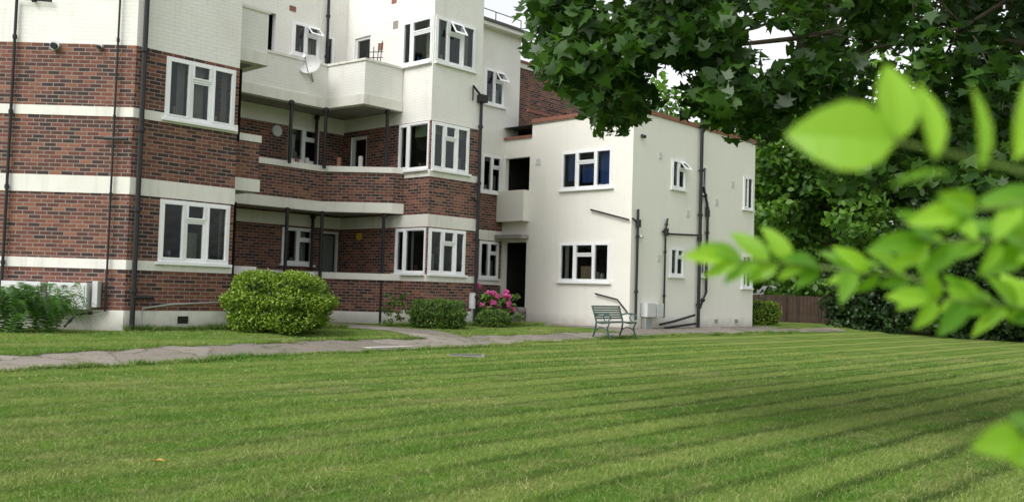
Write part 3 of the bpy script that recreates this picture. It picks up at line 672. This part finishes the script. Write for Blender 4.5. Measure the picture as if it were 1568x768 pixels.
spray([(.75,.92,.8),(.5,.7,.84),(.34,.56,.87),(.285,.52,.868)],.05,.04,.035,.9,.8)
tube(mb,[(1.05,1.15,-.5),(1.0,1.1,.2),(.9,1.02,.6),(.75,.92,.92)],.012,'stem',8,.005)
tube(mb,[(.9,1.02,.6),(.75,.92,.8)],.006,'stem',6,.003)
o_=mb.obj('stems',root,smooth=True); fast('leaves',np.array([tuple(v) for v in LV]),4,nl,np.array(LR),root)
# ---------------------------------------------------------------- bushes etc
def bush(name,x,y,rx,ry,h,mat,n,size,z0=None,lump=.06):
    import bmesh
    z0=float(zf(vcoord(x,y))) if z0 is None else z0; root=empty(name)
    d=rng.normal(size=(n,3)); d/=np.linalg.norm(d,axis=1)[:,None]
    p=2.6; k=(np.abs(d[:,0])**p+np.abs(d[:,1])**p+np.abs(d[:,2])**p)**(-1/p)
    lob=1+lump*(np.sin(d[:,0]*9+x*3)+np.sin(d[:,1]*8)+np.sin(d[:,2]*10+1))+rng.normal(size=n)*.035
    pts=d*(k*lob*(1-.12*rng.random(n)**2))[:,None]*np.array([rx,ry,h*.5]); pts[:,2]+=z0+h*.47
    pts=pts[pts[:,2]>z0]
    Vt,kk=leaves(pts,size,OV,.8,np.array([0,-.2,.6])); c=.5+.5*np.sin(pts[:,0]*6+np.sin(pts[:,2]*7)*2)*np.sin(pts[:,2]*9)
    fast('foliage',Vt,kk,mat,c*.35+rng.random(len(pts))*.65,root)
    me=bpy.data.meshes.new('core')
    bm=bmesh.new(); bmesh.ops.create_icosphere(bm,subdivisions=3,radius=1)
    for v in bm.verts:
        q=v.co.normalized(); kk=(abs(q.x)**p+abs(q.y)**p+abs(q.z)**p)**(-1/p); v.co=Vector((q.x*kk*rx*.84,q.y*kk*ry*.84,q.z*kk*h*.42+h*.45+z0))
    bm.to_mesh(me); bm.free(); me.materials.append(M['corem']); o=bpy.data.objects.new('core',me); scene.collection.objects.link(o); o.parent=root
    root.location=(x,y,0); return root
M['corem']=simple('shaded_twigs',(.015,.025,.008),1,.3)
bl=leafmat('privet_leaf',(.045,.105,.010),(.30,.43,.05),.25,.45); bd=leafmat('box_leaf',(.03,.08,.012),(.15,.25,.04),.2)
bush('privet_bush',-4.62,18.55,.98,.8,1.22,bl,26000,.052)
bush('box_bush',-1.76,22.6,.66,.55,.72,bd,12000,.04); bush('box_bush',-.42,24.4,.42,.4,.45,bd,6000,.04)
bush('laurel_bush',9.1,34.3,.75,.6,.9,bl,5000,.07)
x,y=-.45,25.25; root=empty('hydrangea_bush')
cc=np.stack([x+rng.normal(size=60)*.28,y+rng.normal(size=60)*.2,rng.uniform(.15,.85,60)],1); pts,cr=clumps(cc,.14,40); Vt,k=leaves(pts,.09,OV,.8,np.array([0,-.3,.6])); fast('foliage',Vt,k,bd,rng.random(len(pts)),root)
pk=leafmat('pink_petals',(.50,.05,.28),(.80,.20,.50),.2)
cc=np.stack([x+.12+rng.uniform(-.5,.42,20),y-.25+rng.uniform(-.1,.2,20),rng.uniform(.42,.92,20)],1); cc[0]=(x-.42,y-.1,1.06); pts,cr=clumps(cc,.085,90,(1,1,.85)); Vt,k=leaves(pts,.035,[(-.5,-.5),(.5,-.5),(.5,.5),(-.5,.5)],1); fast('flower_heads',Vt,k,pk,rng.random(len(pts)),root)
mb=MB(); cyl(mb,(-1.02,25.0,.45),(0,0,1),.10,.42,'boxw'); cyl(mb,(-1.02,25.0,0),(0,0,1),.05,.46,'grey'); mb.obj('white_planter')
for (px,py) in ((-3.0,23.4),(-2.75,23.6)):
    cc=np.stack([px+rng.normal(size=16)*.12,py+rng.normal(size=16)*.06,rng.uniform(.05,.8,16)],1); pts,cr=clumps(cc,.09,16); Vt,k=leaves(pts,.06,OV,.9,np.array([0,-.4,.4])); fast('rose_plant',Vt,k,bd,rng.random(len(pts)))
# fern: arching, drooping fronds with separate leaflets
fm=leafmat('fern_frond',(.022,.065,.014),(.11,.24,.045),.3); root=empty('fern_plant'); VV=[];RR=[]
for (fx,fy) in ((-8.7,16.25),(-8.05,16.3),(-8.4,15.8),(-7.85,15.9),(-9.0,15.8)):
    for _ in range(46):
        a=random.uniform(0,6.283); l=random.uniform(.35,1.0); hh=random.uniform(.35,.62)+(1-l)*.45; r=random.random(); jx,jy=random.gauss(0,.12),random.gauss(0,.08)
        for i in range(1,27):
            t=i/26; p_=Vector((fx+jx+math.cos(a)*l*t,fy+jy+math.sin(a)*l*t*.6,-.03+hh*math.sin(t*2.75))); tan=Vector((math.cos(a),math.sin(a)*.6,hh/l*2.75*math.cos(t*2.75))).normalized(); sd=tan.cross(Vector((0,0,1))).normalized(); w=.11*math.sin(math.pi*min(1,t*.88+.14))
            for sg in (1,-1):
                q=p_+sd*sg*w+tan*w*.35-Vector((0,0,.02)); VV.extend([p_-tan*.008,q,p_+tan*.012]); RR.append(r*.65+random.random()*.35)
fast('fronds',np.array([tuple(v) for v in VV]),3,fm,np.array(RR),root)
# bench
M['iron']=simple('green_cast_iron',(.02,.075,.07),.4,.3,15); M['slat']=simple('weathered_slats',(.11,.15,.12),.7,.4,10,0,.3)
bn=empty('park_bench'); bx,by=2.66,23.6; bz=float(zf(vcoord(bx,by)))+.01; du,dv=Vector((U[0],U[1],0)),Vector((-V[0],-V[1],0))
def BP(a,f,z): q=Vector((bx,by,bz))+du*a+dv*f; return (q.x,q.y,bz+z)
Wb=.56
for nm,s_ in (('end_left',-Wb),('end_right',Wb)):
    mb=MB()
    tube(mb,[BP(s_,-.28,0),BP(s_,-.2,.2),BP(s_,-.17,.4),BP(s_,-.25,.62),BP(s_,-.32,.80)],.022,'iron',8)
    tube(mb,[BP(s_,.28,0),BP(s_,.2,.12),BP(s_,.17,.26),BP(s_,.24,.40)],.022,'iron',8)
    tube(mb,[BP(s_,-.17,.4),BP(s_,.0,.37),BP(s_,.24,.40)],.02,'iron',8)
    tube(mb,[BP(s_,-.22,.58),BP(s_,-.05,.62),BP(s_,.15,.61),BP(s_,.25,.56),BP(s_,.26,.48),BP(s_,.2,.45)],.02,'iron',8)
    tube(mb,[BP(s_,.1,.6),BP(s_,.04,.52),BP(s_,.09,.44),BP(s_,.15,.4)],.015,'iron',8)
    tube(mb,[BP(s_,-.2,.2),BP(s_,-.05,.27),BP(s_,.1,.24),BP(s_,.19,.18)],.015,'iron',8)
    mb.obj(nm,bn,smooth=True)
mb=MB()
FBn=Frame(BP(-Wb,0,0)[:2],BP(Wb,0,0)[:2])
for i in range(6): f=-.15+i*.075; fbox(mb,FBn,-.02,2*Wb+.02,f-.028,f+.028,bz+.395-.015*math.sin(i*.6),bz+.42-.015*math.sin(i*.6),'slat')
mb.obj('seat',bn)
mb=MB()
for i in range(6): z=.47+i*.058; f=-.19-(z-.45)*.33; fbox(mb,FBn,-.02,2*Wb+.02,f-.01,f+.012,bz+z,bz+z+.046,'slat')
mb.obj('backrest',bn)
x,y=-2.56,6.95; z=float(zf(vcoord(x,y))); M['yl']=simple('yellow_leaf',(.42,.25,.04),.6,.3,30)
mb=MB(); mb.quad([(x-.05,y-.02,z+.03),(x-.01,y-.035,z+.045),(x+.045,y,z+.035),(x,y+.03,z+.05)],'yl'); mb.obj('fallen_leaf')
# ---------------------------------------------------------------- grass blades
def mkblades(xx,yy,wid,hgt,lumpy=True):
    v=vcoord(xx,yy); n=len(xx)
    lm=1+.35*np.sin(xx*2.7+np.sin(yy*1.9)*2)*np.sin(yy*3.1+np.sin(xx*2.2)*1.5)+.2*np.sin(xx*9+yy*4)*np.sin(yy*11-xx*5) if lumpy else 1
    z=zf(v); a=rng.random(n)*6.283; h=hgt*(.35+.95*rng.random(n))*lm; w=wid*(.6+.8*rng.random(n))
    b0=np.stack([xx-np.cos(a)*w,yy-np.sin(a)*w,z],1); b1=np.stack([xx+np.cos(a)*w,yy+np.sin(a)*w,z],1)
    ln=rng.normal(size=(n,2))*h[:,None]*.85; t=np.stack([xx+ln[:,0],yy+ln[:,1],z+h],1)
    return np.stack([b0,b1,t],1).reshape(-1,3),rng.random(n)
def blades(n,y0,y1,wid,hgt,pw):
    yy=y0+(y1-y0)*rng.random(n)**pw; xx=(rng.random(n)*2-1)*yy*.62
    uu=ucoord(xx,yy); v=vcoord(xx,yy)
    keep=np.array([not(on_path(a,b_)) and b_<16.9 for a,b_ in zip(uu,v)])
    return mkblades(xx[keep],yy[keep],wid,hgt)
Va,ra=blades(250000,4.2,11,.0030,.030,.85); Vb,rb=blades(110000,10,24,.006,.032,.75)
eu=rng.uniform(-4,30,34000); sel=rng.random(34000)<.5; ev=np.array([lo_edge(u)-abs(e)*.07+.06 if s_ else hi_edge(u)+abs(e)*.07-.05 for u,s_,e in zip(eu,sel,rng.normal(size=34000))])
kp=~((eu>SP0)&(eu<SP1)&(~sel)) & ~((eu>20.4)&(~sel)); eu=eu[kp]; ev=ev[kp]
Vc,rc=mkblades(eu*U[0]+ev*V[0],eu*U[1]+ev*V[1],.007,.065)
wu=rng.uniform(7.9,13,5000); wvv=16.93-np.abs(rng.normal(size=5000))*.05; Vd,rd=mkblades(wu*U[0]+wvv*V[0],wu*U[1]+wvv*V[1],.008,.12)
wu=rng.uniform(14.6,20,5000); wvv=np.where(wu<17.8,17.66,17.2)-np.abs(rng.normal(size=5000))*.06; Ve,re=mkblades(wu*U[0]+wvv*V[0],wu*U[1]+wvv*V[1],.008,.11)
fast('lawn_grass',np.concatenate([Va,Vb,Vc,Vd,Ve]),3,M['blade'],np.concatenate([ra,rb,rc,rd,re]))
# ---------------------------------------------------------------- light, world, camera
w=bpy.data.worlds.new('World'); scene.world=w; w.use_nodes=True; nt=w.node_tree; bg=nt.nodes['Background']
sk=N(nt,'ShaderNodeTexSky',sky_type='NISHITA'); sk.sun_disc=False; sk.sun_elevation=math.radians(48); sk.sun_rotation=math.radians(222); sk.dust_density=3; sk.air_density=1
hs=N(nt,'ShaderNodeHueSaturation'); hs.inputs['Saturation'].default_value=.12; hs.inputs['Value'].default_value=1.78; L(nt,sk.outputs[0],hs.inputs['Color']); L(nt,hs.outputs[0],bg.inputs[0]); bg.inputs[1].default_value=.15
sd=bpy.data.lights.new('sun','SUN'); sd.energy=1.35; sd.angle=math.radians(30); sd.color=(1,.975,.94); so_=bpy.data.objects.new('sun',sd); scene.collection.objects.link(so_)
so_.rotation_euler=Vector((-.45,-.5,.75)).to_track_quat('Z','Y').to_euler()
cd=bpy.data.cameras.new('camera'); cam=bpy.data.objects.new('camera',cd); scene.collection.objects.link(cam); cd.sensor_width=36; cd.lens=32.8; cd.clip_start=.05; cd.clip_end=2000
cam.matrix_world=Matrix.Translation((0,0,.94))@Matrix.Rotation(math.radians(90+2.48),4,'X')@Matrix.Rotation(.03,4,'Z')
cd.dof.use_dof=True; cd.dof.focus_distance=16; cd.dof.aperture_fstop=4.8
scene.camera=cam
scene.view_settings.view_transform='Standard'; scene.view_settings.look='None'; scene.view_settings.exposure=0
